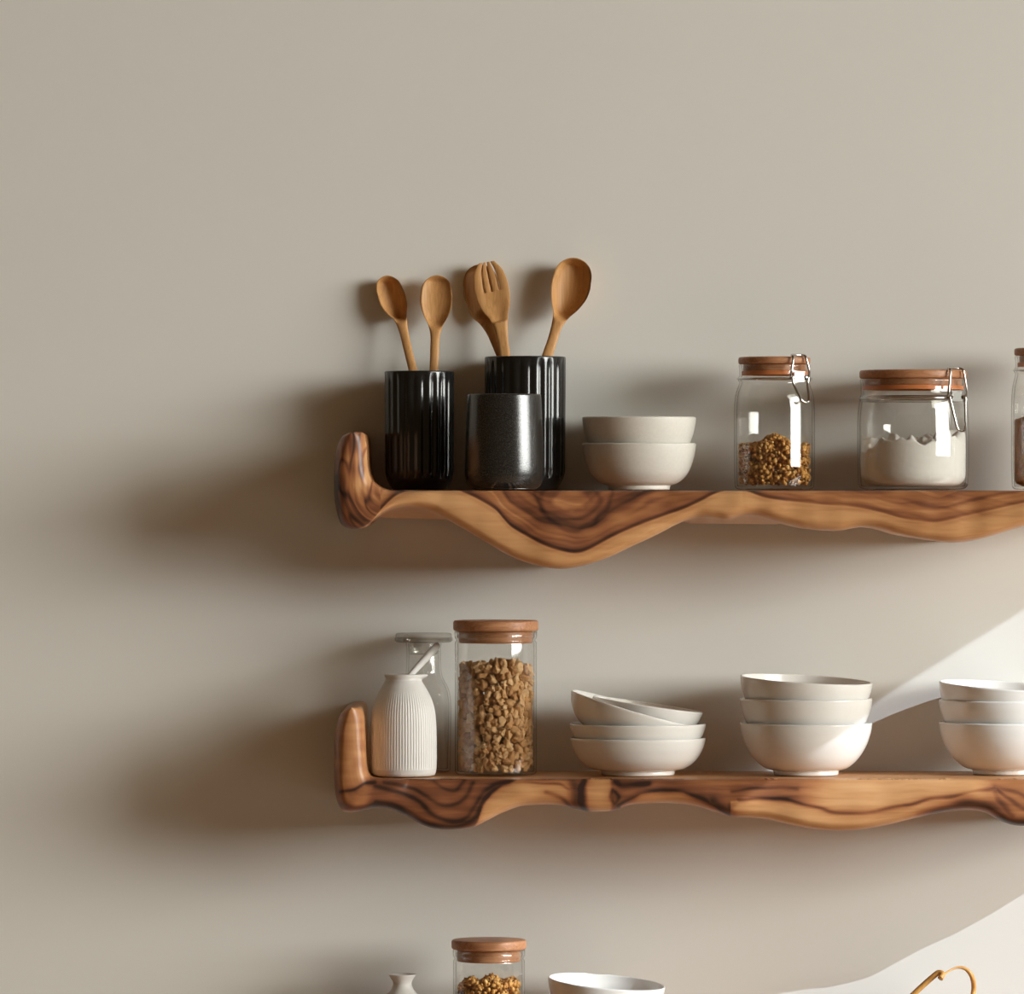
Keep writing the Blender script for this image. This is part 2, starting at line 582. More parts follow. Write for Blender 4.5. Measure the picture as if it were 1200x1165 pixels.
lo_arch = interp_lin([(600, 1000), (724, 1000), (727, 944), (737, 937), (750, 930), (775, 927), (800, 928), (820, 935), (838, 946), (855, 957), (857, 939), (866, 937), (890, 936), (915, 937),
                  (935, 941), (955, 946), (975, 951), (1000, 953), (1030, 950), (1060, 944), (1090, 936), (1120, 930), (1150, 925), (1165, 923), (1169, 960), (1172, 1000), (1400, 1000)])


def tone_lo(px, py, y, h):
    wx, wy = px + 2.5 * nz3(px / 22, py / 22, 1.1), py + 2.0 * nz3(px / 26, py / 18, 4.1)
    if y > -0.075 and h < 0.01:
        return 0.24 + 0.18 * nz3(px / 150, y * 45, 21.7) + 0.1 * nz3(px / 60, y * 160, 19)  # top toned lighter for its sunlit look and warm bounce
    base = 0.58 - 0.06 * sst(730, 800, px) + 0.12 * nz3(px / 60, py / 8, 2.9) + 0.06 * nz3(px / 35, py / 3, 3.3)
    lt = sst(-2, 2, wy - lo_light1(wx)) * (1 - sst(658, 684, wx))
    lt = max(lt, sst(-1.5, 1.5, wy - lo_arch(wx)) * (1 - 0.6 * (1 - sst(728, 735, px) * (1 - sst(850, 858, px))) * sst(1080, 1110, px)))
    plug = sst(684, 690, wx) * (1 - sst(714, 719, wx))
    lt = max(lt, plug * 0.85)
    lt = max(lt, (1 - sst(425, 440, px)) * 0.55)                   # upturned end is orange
    lt = max(lt, sst(925, 990, px + 0.6 * (py - 930)) * (1 - 0.6 * sst(1140, 1175, px)))  # paler wood at the right, with sunlight painted in along a diagonal edge
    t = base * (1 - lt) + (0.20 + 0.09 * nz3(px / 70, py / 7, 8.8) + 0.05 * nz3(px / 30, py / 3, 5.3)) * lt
    t += 0.10 * nz3(px / 12, py / 12, 31) * (1 - sst(430, 445, px)) + 0.2 * (1 - sst(392, 402, px)) * (1 - sst(425, 440, px))
    m = 0
    for P, w, s in lo_lines:
        if px < P[:, 0].min() - 50 or px > P[:, 0].max() + 50:
            continue
        d = math.sqrt(float(((P[:, 0] - wx) ** 2 + (P[:, 1] - wy) ** 2).min()))
        s_ = s * (0.75 + 0.5 * nz3(wx / 30, wy / 12, w * 9))
        m = max(m, s_ * lineband(d, w * 1.35) + 0.38 * s_ * lineband(d, w * 4.5))
    return t + m


back_lo = lambda px: float(np.interp(px, [436, 470, 520, 600, 760, 830, 960, 1080, 1130, 1200, 1300, 1360], [945, 950, 955, 944, 941, 942, 950, 950, 946, 950, 944, 938]))
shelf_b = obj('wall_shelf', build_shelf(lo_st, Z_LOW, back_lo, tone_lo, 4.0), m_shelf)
tag(shelf_b, 'lower live-edge wooden wall shelf with dark swirling grain, carrying stacks of white bowls', 'shelf', 'live-edge wall shelves')

# plain unseen ledge, added just below the frame, that carries the bottom row
bm = bmesh.new()
box(bm, 0.36, 1.30, -0.10, WALL_Y - 0.0005, Z_BASE - 0.04, Z_BASE)
bmesh.ops.bevel(bm, geom=bm.edges[:], offset=0.006, segments=3, affect='EDGES')
tag(obj('support_ledge_1', bm, m_lid, smooth=False), kind='structure')


# ------------------------------------------------------------------ black utensil holders
def flute(n, a, z0, z1):
    def f(th, r, z):
        k = sst(z0, z0 + 0.006, z) * (1 - sst(z1 - 0.003, z1, z))
        return r - a * k * (1 - abs(math.cos(n * th / 2)) ** 1.2) if r > 0.03 else r
    return f


def holder(px, y, z, R, H, ribs, th=4.0):
    s = kk(y)
    R, H, th = R * s, H * s, th * s
    outer = fillet([(0, 0), (R * 0.80, 0, 0.004), (R * 0.985, 0.017, 0.012), (R, H, 0.0022), (R - th, H, 0.0022)])
    # keep the wall straight and dense enough for the flutes
    prof = [p for p in outer]
    dense = []
    for a, q in zip(prof[:-1], prof[1:]):
        dense.append(a)
        m = int(abs(q[1] - a[1]) / 0.006)
        for k in range(1, m):
            dense.append((a[0] + (q[0] - a[0]) * k / m, a[1] + (q[1] - a[1]) * k / m))
    dense.append(prof[-1])
    nout = len(dense)
    inner = [(R - th, H * 0.5), (R - th, 0.02), (R * 0.8 - th, 0.006), (0, 0.006)]
    fl = flute(ribs, 0.0017, 0.012, H - 0.006)

    def mod(t, r, zz):
        return fl(t, r, zz) if r > R - th * 0.7 else r
    return lathe(dense + inner, ribs * 10, mod)


def place(px, y, z):
    p = at(px, 0, y)
    return Vector((p.x, y, z))


o = obj('utensil_holder', holder(491.5, 0.045, Z_UP, 41, 139, 22), m_black, loc=place(491.5, 0.045, Z_UP))
tag(o, 'shorter glossy black fluted holder with two wooden spoons, left end of upper shelf', 'utensil holder', 'black utensil holders')
o = obj('utensil_holder', holder(615.5, 0.058, Z_UP, 47.5, 156, 24), m_black, loc=place(615.5, 0.058, Z_UP))
tag(o, 'taller glossy black fluted holder behind the small charcoal cup, with a wooden fork', 'utensil holder', 'black utensil holders')

s = kk(-0.046)
prof = [(0, 0), (34, 0), (38, 1.2)] + [tuple(p) for p in crom([(38, 1.2), (43, 6), (46, 16), (46.3, 34), (45, 70), (43.2, 110)], 8)] + \
       [(43, 111.3), (42, 112), (40.6, 111.4), (40.2, 110), (42, 60), (42.8, 20), (36, 5.5), (0, 5)]
o = obj('cup', lathe([(r * s, z * s) for r, z in prof], 96), m_speck, loc=place(591, -0.046, Z_UP))
tag(o, 'small smooth charcoal speckled cup in front of the taller fluted holder', 'cup')


# ------------------------------------------------------------------ wooden spoons and fork
def with_normals(bmA):
    bmesh.ops.recalc_face_normals(bmA, faces=bmA.faces[:])
    bmA.normal_update()
    return bmA


def spoon(name, line, widths, head_n, y_pts, dish, label, thick=5.0, group='wooden utensils'):
    """line: px points tip -> handle end; widths: half widths px; y_pts: depth along; the first head_n points belong to the bowl"""
    n = 10
    dense = crom([(p[0], p[1], w, y, i) for i, (p, w, y) in enumerate(zip(line, widths, y_pts))], n)
    extra = [tuple(np.array(dense[0]) * (1 - t) + np.array(dense[1]) * t) for t in (0.12, 0.3, 0.6)]
    dense = dense[:1] + [np.array(e) for e in extra] + dense[1:]
    NU_ = 14
    rings = []
    P3 = [at(d[0], d[1], d[3]) for d in dense]
    for i, d in enumerate(dense):
        t = (P3[min(i + 1, len(P3) - 1)] - P3[max(i - 1, 0)]).normalized()
        side = t.cross(Vector((0, 1, 0))).normalized()
        if side.x < 0:
            side = -side
        nrm = side.cross(t).normalized()
        if nrm.y < 0:
            nrm = -nrm                         # points away from the camera
        wpx = d[2]
        if d[4] < 2:                           # round tip
            l2 = math.hypot(line[2][0] - line[0][0], line[2][1] - line[0][1])
            q = min(1, math.hypot(d[0] - line[0][0], d[1] - line[0][1]) / l2)
            wpx = widths[2] * math.sqrt(max(0, 1 - (1 - q) ** 2.2))
        w = max(wpx, 0.8) * kk(d[3])
        f = d[4]
        bowl = sst(0, 0.9, f) * (1 - sst(head_n - 1.6, head_n - 0.35, f))
        dp = dish * bowl / 1000
        th = (thick * (0.55 + 0.45 * (1 - bowl)) if dish > 0 else thick) * min(1, 0.35 + f * 0.8) / 1000
        ring = []
        for k in range(NU_ + 1):
            u = -1 + 2 * k / NU_
            ring.append(P3[i] + side * (u * w) + nrm * (dp * (1 - u * u) ** 0.8 - (1 - bowl) * th * 0.5 * math.sqrt(max(0, 1 - u * u))))
        for k in range(NU_ - 1, 0, -1):
            u = -1 + 2 * k / NU_
            ring.append(P3[i] + side * (u * w * 1.0) + nrm * (dp * (1 - u * u) ** 0.8 + th * math.sqrt(max(0, 1 - u * u)) * (0.5 + 0.5 * bowl) + th * 0.25 * bowl))
        rings.append(ring)
    # one surface, cut at the neck into bowl and handle
    cut = int((head_n - 0.6) * n) + 3
    base = P3[-1]
    root = empty(name, base)
    full = bmesh.new()
    vr = [[full.verts.new(q - base) for q in r] for r in rings]
    nn = len(vr[0])
    fc = []
    for i, (A, B) in enumerate(zip(vr[:-1], vr[1:])):
        for k in range(nn):
            j = (k + 1) % nn
            fc.append((i, full.faces.new((A[k], A[j], B[j], B[k]))))
    full.faces.new(vr[0][::-1])
    full.faces.new(vr[-1])
    bmesh.ops.recalc_face_normals(full, faces=full.faces[:])
    full.normal_update()
    for part, lo, hi in (('spoon_bowl', 0, cut), ('handle', cut, len(vr) - 1)):
        me = bpy.data.meshes.new(part)
        vs, idx, nrms, faces = [], {}, [], []
        for f in full.faces:
            ii = [next_i(v, nn) for v in f.verts]
            if min(ii) >= lo and max(ii) <= hi:
                fl = []
                for v in f.verts:
                    if v.index not in idx:
                        idx[v.index] = len(vs)
                        vs.append(tuple(v.co))
                        nrms.append(tuple(v.normal))
                    fl.append(idx[v.index])
                faces.append(fl)
        me.from_pydata(vs, [], faces)
        me.polygons.foreach_set('use_smooth', [True] * len(me.polygons))
        me.normals_split_custom_set_from_vertices(nrms)
        me.materials.append(m_spoon)
        o = bpy.data.objects.new(part, me)
        C.objects.link(o)
        o.parent = root
    full.free()
    tag(root, label, 'spoon', group)
    return root


def next_i(v, nn):
    return v.index // nn


def fix_index(bm):
    bm.verts.index_update()


_old_new = bmesh.new
spoon('wooden_spoon', [(452, 323), (453.5, 331), (457, 342), (461, 353), (465.5, 363), (469, 372), (473, 388), (478, 410), (484, 434), (493, 470), (504.5, 520), (512, 557)],
      [3, 11.0, 15.2, 15.6, 12.6, 8.0, 5.4, 5.0, 5.0, 5, 5, 4], 6, [0.093, 0.092, 0.090, 0.088, 0.086, 0.083, 0.079, 0.073, 0.066, 0.058, 0.047, 0.038], 14.0,
      'smallest wooden spoon, leaning left in the shorter black fluted holder')
spoon('wooden_spoon', [(512, 322.5), (512, 331), (511.5, 345), (511.2, 358), (510.8, 370), (510.5, 381), (510, 394), (509.3, 412), (508.5, 434), (507, 470), (504, 520), (502, 560)],
      [5, 14, 18.6, 18.4, 14.5, 8.8, 5.6, 5.2, 5.2, 5, 5, 4], 6, [0.090, 0.089, 0.087, 0.085, 0.083, 0.080, 0.077, 0.073, 0.070, 0.066, 0.062, 0.058], 6.5,
      'upright wooden spoon with a shallow oval bowl in the shorter black fluted holder')
spoon('wooden_spoon', [(560, 310), (561.5, 320), (564, 336), (566, 351), (566.5, 364), (571, 375), (576, 388), (581, 400), (588, 417), (603, 450), (625, 510), (640, 556)],
      [5, 14, 21, 21, 16, 10.5, 6.6, 6, 6, 6, 5, 4], 6, [0.098, 0.097, 0.096, 0.095, 0.093, 0.091, 0.088, 0.085, 0.081, 0.077, 0.070, 0.064], 8.0,
      'wooden spoon half hidden behind the wooden fork in the taller black holder')
spoon('wooden_spoon', [(676, 302.5), (674, 312), (670.5, 327), (667, 342), (662, 357), (657.5, 369), (652.5, 382), (648, 397), (641.5, 417), (631, 450), (614, 505), (598, 556)],
      [6, 16, 22.6, 22.4, 17, 10, 6.5, 5.8, 6.2, 6, 5, 4], 6, [0.084, 0.083, 0.082, 0.081, 0.079, 0.077, 0.075, 0.072, 0.066, 0.055, 0.040, 0.028], 16.0,
      'largest wooden spoon, leaning right in the taller black holder')

# fork
root = empty('wooden_fork', at(614, 556, 0.07))
fl = crom([(570, 307, 9, 0.085), (572, 318, 16.5, 0.085), (575, 332, 19.5, 0.084), (578, 346, 19.5, 0.083), (581.5, 360, 16.5, 0.081), (584.5, 371, 11.5, 0.079), (587, 384, 8.0, 0.077),
           (589, 398, 6.6, 0.074), (592, 417, 6.2, 0.07), (597, 450, 6, 0.063), (606, 506, 5, 0.048), (612, 552, 4, 0.038)], 10)
cols = [-1.0, -0.74, -0.50, -0.39, -0.08, 0.03, 0.38, 0.49, 0.76, 1.0]     # tine edges; slots are columns 2, 4 and 6
SLOTS = (2, 4, 6)


def fork_rows(i0, i1):
    bm = bmesh.new()
    P3 = [at(d[0], d[1], d[3]) for d in fl]
    front, back = [], []
    for i in range(i0, i1 + 1):
        d = fl[i]
        t = (P3[min(i + 1, len(P3) - 1)] - P3[max(i - 1, 0)]).normalized()
        side = Vector((abs(t.z), 0, t.x * (1 if t.z < 0 else -1))).normalized()
        nrm = Vector((0, 1, 0))
        w = d[2] * kk(d[3])
        th = 0.0045
        fr_, bk = [], []
        for u in cols:
            q = P3[i] + side * (u * w) + nrm * (0.0035 * (1 - u * u) * (1 if i < 55 else 0) - root.location.y) - Vector((root.location.x, 0, root.location.z))
            e = 0.0018 * abs(u) ** 6
            fr_.append(bm.verts.new(q + nrm * e))
            bk.append(bm.verts.new(q + nrm * (th - e)))
        front.append(fr_)
        back.append(bk)
    tine_to = 27

    def solid(r, c):
        return 0 <= r < len(front) - 1 and 0 <= c < len(cols) - 1 and not (c in SLOTS and r + i0 < tine_to)
    for r in range(len(front) - 1):
        for c in range(len(cols) - 1):
            if not solid(r, c):
                continue
            bm.faces.new((front[r][c], front[r][c + 1], front[r + 1][c + 1], front[r + 1][c]))
            bm.faces.new((back[r][c], back[r + 1][c], back[r + 1][c + 1], back[r][c + 1]))
            if not solid(r, c - 1):
                bm.faces.new((front[r][c], front[r + 1][c], back[r + 1][c], back[r][c]))
            if not solid(r, c + 1):
                bm.faces.new((front[r][c + 1], back[r][c + 1], back[r + 1][c + 1], front[r + 1][c + 1]))
            if not solid(r - 1, c):
                bm.faces.new((front[r][c], back[r][c], back[r][c + 1], front[r][c + 1]))
            if not solid(r + 1, c):
                bm.faces.new((front[r + 1][c], front[r + 1][c + 1], back[r + 1][c + 1], back[r + 1][c]))
    bmesh.ops.delete(bm, geom=[v for v in bm.verts if not v.link_faces], context='VERTS')
    return bm


oh = obj('fork_head', fork_rows(0, 55), m_spoon, root)
ohd = obj('handle', fork_rows(55, len(fl) - 1), m_spoon, root)
for q in (oh, ohd):
    bv = q.modifiers.new('rounding', 'BEVEL')
    bv.width = 0.0009
    bv.segments = 2
    bv.limit_method = 'ANGLE'
    bv.angle_limit = math.radians(50)
tag(root, 'wooden fork with three slots in the taller black holder, in front of a spoon', 'fork', 'wooden utensils')


# ------------------------------------------------------------------ bowls
def bowl_bm(R, H, pts, th, s):
    """pts: outer profile (r, z) from foot top to rim, px"""
    outer = [(0.0, pts[0][1])] + [tuple(p) for p in crom(pts, 8)]
    inner = []
    for i in range(1, len(outer)):
        a = Vector(outer[max(i - 1, 0)])
        c = Vector(outer[min(i + 1, len(outer) - 1)])
        t = (c - a).normalized()
        nrm = Vector((-t.y, t.x))
        q = Vector(outer[i]) + nrm * th
        inner.append((max(q.x, 0.0), q.y))
    rim_o, rim_i = Vector(outer[-1]), Vector(inner[-1])
    mid = (rim_o + rim_i) / 2 + Vector((0, th * 0.45))
    rim = [(rim_o.x - 0.15 * th, rim_o.y + th * 0.30), (mid.x, mid.y), (rim_i.x + 0.15 * th, rim_i.y + th * 0.30)]
    prof = outer + rim + inner[::-1] + [(0.0, pts[0][1] + th)]
    return lathe([(r * s, z * s) for r, z in prof], 96)


def foot_bm(rf, hf, s, drop=0.0):
    prof = fillet([(rf - 5, hf + 1.5), (rf - 4.5, 0, 1.2), (rf - 0.5, 0, 1.2), (rf + 1, hf + 1.5)])
    return lathe([(r * s, z * s) for r, z in prof + [prof[0]]], 72)


STONE = (66.5, 54, [(37, 5), (47, 9), (57, 19), (63, 33), (66, 46), (66.8, 53)], 3.4, 36, 5)
DEEP = (77.5, 61, [(38, 5), (50, 9), (62, 20), (71, 35), (76, 50), (77.6, 60)], 2.5, 38, 5.5)
SHAL = (79.5, 43, [(43, 5), (56, 8), (68, 17), (75.5, 29), (79, 39), (79.6, 42.5)], 2.4, 43, 5)
SIDE = (66, 35, [(36, 5), (46, 7), (56, 14), (62.5, 24), (65.7, 33), (66, 34.5)], 2.4, 36, 4.5)


def make_bowl(spec, px, y, z, label, group, mat, tilt=(0, 0), rim=None, scale=1.0):
    """upright: foot at height z; tilted: rim centre at photograph point rim"""
    R, H, pts, th, rf, hf = spec
    s = kk(y) * scale
    o = obj('bowl', bowl_bm(R, H, pts, th, s), mat)
    f = obj('foot_ring', foot_bm(rf, hf, s), mat, o)
    e = Euler((math.radians(tilt[1]), math.radians(tilt[0]), 0), 'XYZ')
    o.rotation_euler = e
    if rim:
        c = at(rim[0], rim[1], y)
        o.location = c - e.to_matrix() @ Vector((0, 0, H * s))
    else:
        o.location = place(px, y, z)
    tag(o, label, 'bowl', group)
    return o


G1 = 'cream bowls on the upper shelf'
make_bowl(STONE, 749, 0.03, Z_UP, 'lower of two nested cream stoneware bowls on the upper shelf', G1, m_stone)
make_bowl(STONE, 749, 0.03, Z_UP + 0.0308, 'upper of two nested cream stoneware bowls on the upper shelf', G1, m_stone)

G2 = 'shallow white bowls, untidy stack'
make_bowl(SHAL, 747.5, 0.0, Z_LOW, 'bottom bowl of the untidy stack of shallow white bowls beside the walnut jar', G2, m_white)
make_bowl(SHAL, 747.5, 0.0, Z_LOW + 0.0165, 'second bowl from the bottom, level, in the untidy stack of shallow white bowls', G2, m_white)
make_bowl(SHAL, 0, 0.0, 0, 'steeply tilted shallow white bowl with its left rim raised highest in the untidy stack', G2, m_white, (16.0, 1.5), (744, 830.5), 0.975)
make_bowl(SIDE, 0, 0.004, 0, 'smallest shallow white bowl lying tilted inside the steeply tilted one', G2, m_white, (8.5, 0.0), (759, 826.0), 0.99)

G3 = 'deep white bowls, middle stack'
make_bowl(DEEP, 944.5, 0.0, Z_LOW, 'bottom deep white bowl of the middle stack on the lower shelf', G3, m_white)
make_bowl(DEEP, 944.5, 0.0, Z_LOW + 0.0285, 'second deep white bowl of the middle stack on the lower shelf', G3, m_white)
make_bowl(DEEP, 0, 0.0, 0, 'top deep white bowl, tipped slightly right, of the middle stack on the lower shelf', G3, m_white, (3.2, 2.0), (945, 796), 1.0)
G4 = 'deep white bowls, right-hand stack'
make_bowl(DEEP, 1178, 0.022, Z_LOW, 'bottom deep white bowl of the stack cut off by the right edge', G4, m_white)
make_bowl(DEEP, 1178, 0.022, Z_LOW + 0.026, 'second deep white bowl of the stack cut off by the right edge', G4, m_white)
make_bowl(DEEP, 0, 0.022, 0, 'top deep white bowl of the stack cut off by the right edge', G4, m_white, (3.6, 2.0), (1178, 803.5), 1.0)


# ------------------------------------------------------------------ glass jars
def glass_shell(outer, th, floor, s, seg=96):
    """outer: (r, z) px from the base centre to the mouth; closed shell with an inner face"""
    inner = []
    n = len(outer)
    for i in range(n):
        r, z = outer[i]
        inner.append((max(r - th, 0.01), max(z, floor)))
    inn = [p for p in inner if p[1] > floor + 0.5]
    r0 = inn[0][0]
    prof = outer + inn[::-1] + [(r0 - 1.5, floor + 0.2), (0, floor)]
    return lathe([(r * s, z * s) for r, z in prof], seg)


def disc_bm(R, z0, z1, s, rad=2.0):
    prof = fillet([(0, z0), (R, z0, rad), (R, z1, rad), (0, z1)])
    return lathe([(r * s, z * s) for r, z in prof], 96)


def ring_bm(R0, R1, z0, z1, s, rad=0.8):
    prof = fillet([(R0, z0), (R1, z0, rad), (R1, z1, rad), (R0, z1)])
    return lathe([(r * s, z * s) for r, z in prof + [prof[0]]], 96)


def clip_parts(root, az, R, zn, zl, s, lever_len, width=11, splay=7):
    """wire clip on the jar's side at azimuth az (0 = towards the camera, + = right); zn neck wire height, zl lid top"""
    rad = Vector((math.sin(az), -math.cos(az), 0))
    tan = Vector((math.cos(az), math.sin(az), 0))

    def q(t, r, z):
        return (tan * t + rad * r + Vector((0, 0, z))) * s
    bm = bmesh.new()
    path = [((R + 0.9) * s * math.sin(2 * PI * k / 64), -(R + 0.9) * s * math.cos(2 * PI * k / 64), zn * s) for k in range(64)]
    tube(bm, path, 0.9 * s, 8, True)
    obj('neck_wire', bm, m_metal, root)
    # latch plate
    bm = bmesh.new()
    g = []
    for z in (zn - 4, zn + 8):
        for t in (-width * 0.55, width * 0.55):
            for r in (R + 1.6, R + 3.0):
                g.append(bm.verts.new(q(t, r, z)))
    for f in ((0, 1, 3, 2), (4, 6, 7, 5), (0, 4, 5, 1), (2, 3, 7, 6), (0, 2, 6, 4), (1, 5, 7, 3)):
        bm.faces.new([g[i] for i in f])
    for t in (-width * 0.8, width * 0.8):
        tube(bm, [q(t * 0.7, R + 2.5, zn + 1), q(t * 1.18, R + 2.5, zn + 1)], 2.4 * s, 12)
    la = obj('latch', bm, m_metal, root, smooth=False)
    bm = bmesh.new()
    w = width
    tube(bm, smooth_path([q(-w, R + 3, zn + 1), q(-w * 0.95, R + 4, zn + 10), q(-w * 0.72, R + 3, zl - 3), q(-w * 0.68, R + 1, zl + 0.8), q(-w * 0.45, R - 3, zl + 1.6),
                          q(w * 0.45, R - 3, zl + 1.6), q(w * 0.68, R + 1, zl + 0.8), q(w * 0.72, R + 3, zl - 3), q(w * 0.95, R + 4, zn + 10), q(w, R + 3, zn + 1)], 6), 1.5 * s, 8)
    obj('bail_wire', bm, m_metal, la)
    bm = bmesh.new()
    e = zn - lever_len
    tube(bm, smooth_path([q(-w * 0.9, R + 4, zn + 2), q(-w * 0.75, R + 5, zn - 8), q(-w * 0.45, R + splay, e + 4), q(-w * 0.15, R + splay + 1, e), q(w * 0.15, R + splay + 1, e),
                          q(w * 0.45, R + splay, e + 4), q(w * 0.75, R + 5, zn - 8), q(w * 0.9, R + 4, zn + 2)], 6), 1.6 * s, 8)
    obj('lever_wire', bm, m_metal, la)


def clip_jar(px, y, z, R, body_top, neck_R, zneck, zlid0, zlid1, label, az, lever, corner=12, group='clip-top glass jars', width=14, splay=9):
    s = kk(y)
    root = empty('clip_jar', place(px, y, z))
    outer = [(0, 1.2), (R - corner - 3, 1.2), (R - corner, 0)] + fillet([(R - corner, 0), (R - 1, 0.5, corner), (R, corner * 2, 6), (R, body_top - 28, 20), (R - 1.5, body_top - 12, 10), (neck_R, body_top, 5)])[1:]
    outer += [(neck_R - 0.5, zneck - 4), (neck_R + 1, zneck - 2.5), (neck_R + 1.4, zneck), (neck_R + 0.6, zneck + 2), (neck_R - 0.6, zneck + 4), (neck_R - 0.4, zlid0 - 6), (neck_R + 0.3, zlid0 - 3), (neck_R + 0.3, zlid0 - 0.6)]
    obj('glass_body', glass_shell(outer, 2.6, 3.5, s), m_glass, root)
    lid = obj('lid', disc_bm(neck_R + 0.8, zlid0, zlid1, s, 3.0), m_lid, root)
    obj('lid_plug', disc_bm(neck_R - 5.0, zlid0 - 9, zlid0 + 0.3, s, 1.5), m_lid, lid)
    obj('gasket', ring_bm(neck_R - 5.2, neck_R - 2.8, zlid0 - 13, zlid0 - 8, s), m_gasket, root)
    clip_parts(root, az, neck_R + 1.0, zneck, zlid1, s, lever, width, splay)
    tag(root, label, 'jar', group)
    return root


def blob_template(seed, sub=2, rough=0.28, stretch=(1, 1, 1)):
    bm = bmesh.new()
    bmesh.ops.create_icosphere(bm, subdivisions=sub, radius=1.0)
    for v in bm.verts:
        n = v.co.normalized()
        d = 1 + rough * noise.noise(n * 1.7 + Vector((seed * 3.1, 0, 0))) * 1.6 + rough * 0.6 * noise.noise(n * 4.0 + Vector((0, seed * 1.7, 0)))
        v.co = Vector((n.x * d * stretch[0], n.y * d * stretch[1], n.z * d * stretch[2]))
    V = [v.co.copy() for v in bm.verts]
    F = [[v.index for v in f.verts] for f in bm.faces]
    bm.free()
    return V, F


crumbs = [blob_template(k, 1, 0.3, (1.0, 0.85, 0.7)) for k in range(6)]


def crumb_mesh(name, placements, mat, parent=None, loc=None, templates=None):
    templates = templates or crumbs
    verts, faces, tones = [], [], []
    for (p, r, t) in placements:
        V, F = random.choice(templates)
        R3 = Euler((random.uniform(0, 6.28), random.uniform(0, 6.28), random.uniform(0, 6.28))).to_matrix()
        o = len(verts)
        for v in V:
            verts.append(tuple(Vector(p) + R3 @ (v * r)))
            tones.append(t)
        faces += [[i + o for i in f] for f in F]
    me = bpy.data.meshes.new(name)
    me.from_pydata(verts, [], faces)
    at_ = me.attributes.new('tone', 'FLOAT', 'POINT')
    at_.data.foreach_set('value', tones)
    me.polygons.foreach_set('use_smooth', [True] * len(me.polygons))
    me.materials.append(mat)
    o = bpy.data.objects.new(name, me)
    C.objects.link(o)
    if loc is not None:
        o.location = loc
    return o


def granola(px, y, z, R, top_fn, label, floor=4.5, n=2300, rmin=2.0, rmax=3.6, corner=9):
    """crumbs filling a jar up to top_fn(x, y) px"""
    s = kk(y)
    pl = []
    hmax = max(top_fn(a, 0) for a in (-R * .6, -R * .3, 0, R * .3, R * .6))
    while len(pl) < n:
        r = random.uniform(rmin, rmax)
        u = random.random()
        rad = (R - r) * (1 - 0.5 * u ** 1.7 if random.random() < 0.62 else math.sqrt(random.random()))
        th = random.uniform(0, 2 * PI)
        x, yy = rad * math.sin(th), -rad * math.cos(th)
        tp = top_fn(x, yy)
        zz = random.uniform(floor + r, tp) if random.random() < 0.7 else tp - random.uniform(0, 5)
        if zz < corner:
            lim = R - corner + math.sqrt(max(0, corner ** 2 - (corner - zz) ** 2)) - r
            if rad > lim:
                k = lim / rad
                x, yy = x * k, yy * k
        pl.append(((x * s, yy * s, zz * s), r * s, random.random()))
    o = crumb_mesh('granola', pl, m_granola, loc=place(px, y, z))
    return tag(o, label, 'granola', None, 'stuff')


# upper shelf
Y1 = 0.02
clip_jar(907.5, Y1, Z_UP, 47.5, 124, 41.5, 130, 147, 155.5, 'tall clip-top glass jar half full of granola on the upper shelf', math.radians(38), 28, width=14, splay=12)
granola(907.5, Y1, Z_UP, 43.5, lambda x, y: 52 + 11 * math.exp(-((x) / 14) ** 2) + 2 * math.sin(x * 0.4 + y * 0.3), 'golden brown granola filling the lower half of the tall clip-top jar')
clip_jar(1070, Y1, Z_UP, 65.5, 110, 62.0, 107, 130, 140, 'wide clip-top glass jar of white flour on the upper shelf', math.radians(47), 38, corner=20, width=17, splay=9)
clip_jar(1232.5, Y1, Z_UP, 47.5, 134, 43.0, 140, 157, 166, 'clip-top glass jar cut off by the right edge of the photo, brown contents', math.radians(45), 30)


def powder(px, y, z, R, top_fn, mat, name, label, cat, floor=4.2, corner=15):
    s = kk(y)
    bm = bmesh.new()
    rings = []
    seg = 120
    for (f, mode) in [(0, 'b'), (0.5, 'b'), (0.86, 'b')] + [(k / 26, 's') for k in range(27)] + [(1 - k / 22, 't') for k in range(1, 23)]:
        ring = []
        for j in range(seg):
            th = 2 * PI * j / seg
            sx, cy = math.sin(th), -math.cos(th)
            if mode == 'b':
                r, zz = (R - corner) * f, floor
            elif mode == 's':
                tp = top_fn(R * sx, R * cy)
                zz = floor + (tp - floor) * f
                c = min(1, (zz - floor) / corner)
                r = R - corner + corner * math.sqrt(max(0, 1 - (1 - c) ** 2))
            else:
                r = max(R * f, 0.02)
                zz = top_fn(r * sx, r * cy)
            ring.append(bm.verts.new((r * sx * s, r * cy * s, zz * s)))
        rings.append(ring)
    for A, B in zip(rings[:-1], rings[1:]):
        for k in range(seg):
            j = (k + 1) % seg
            bm.faces.new((A[k], A[j], B[j], B[k]))
    bmesh.ops.remove_doubles(bm, verts=bm.verts[:], dist=1e-6)
    o = obj(name, bm, mat, loc=place(px, y, z))
    return tag(o, label, cat, None, 'stuff')


def flour_top(x, y):
    t = 54 + 0.10 * x
    t += 13 * nz3(x / 17 + 3.3, y / 17, 0.5) + 6 * nz3(x / 9, y / 9, 4.5) + 1.5 * nz3(x / 4, y / 4, 2.2) + 3
    return t


powder(1070, Y1, Z_UP, 61.5, flour_top, m_flour, 'flour', 'white flour heaped unevenly in the wide clip-top jar', 'flour')
powder(1232.5, Y1, Z_UP, 43.5, lambda x, y: 90 + 8 * nz3(x / 15, y / 15, 3) - 0.2 * abs(x), m_cocoa, 'brown_powder', 'rust-brown powder in the jar cut off by the right edge', 'powder', corner=9)


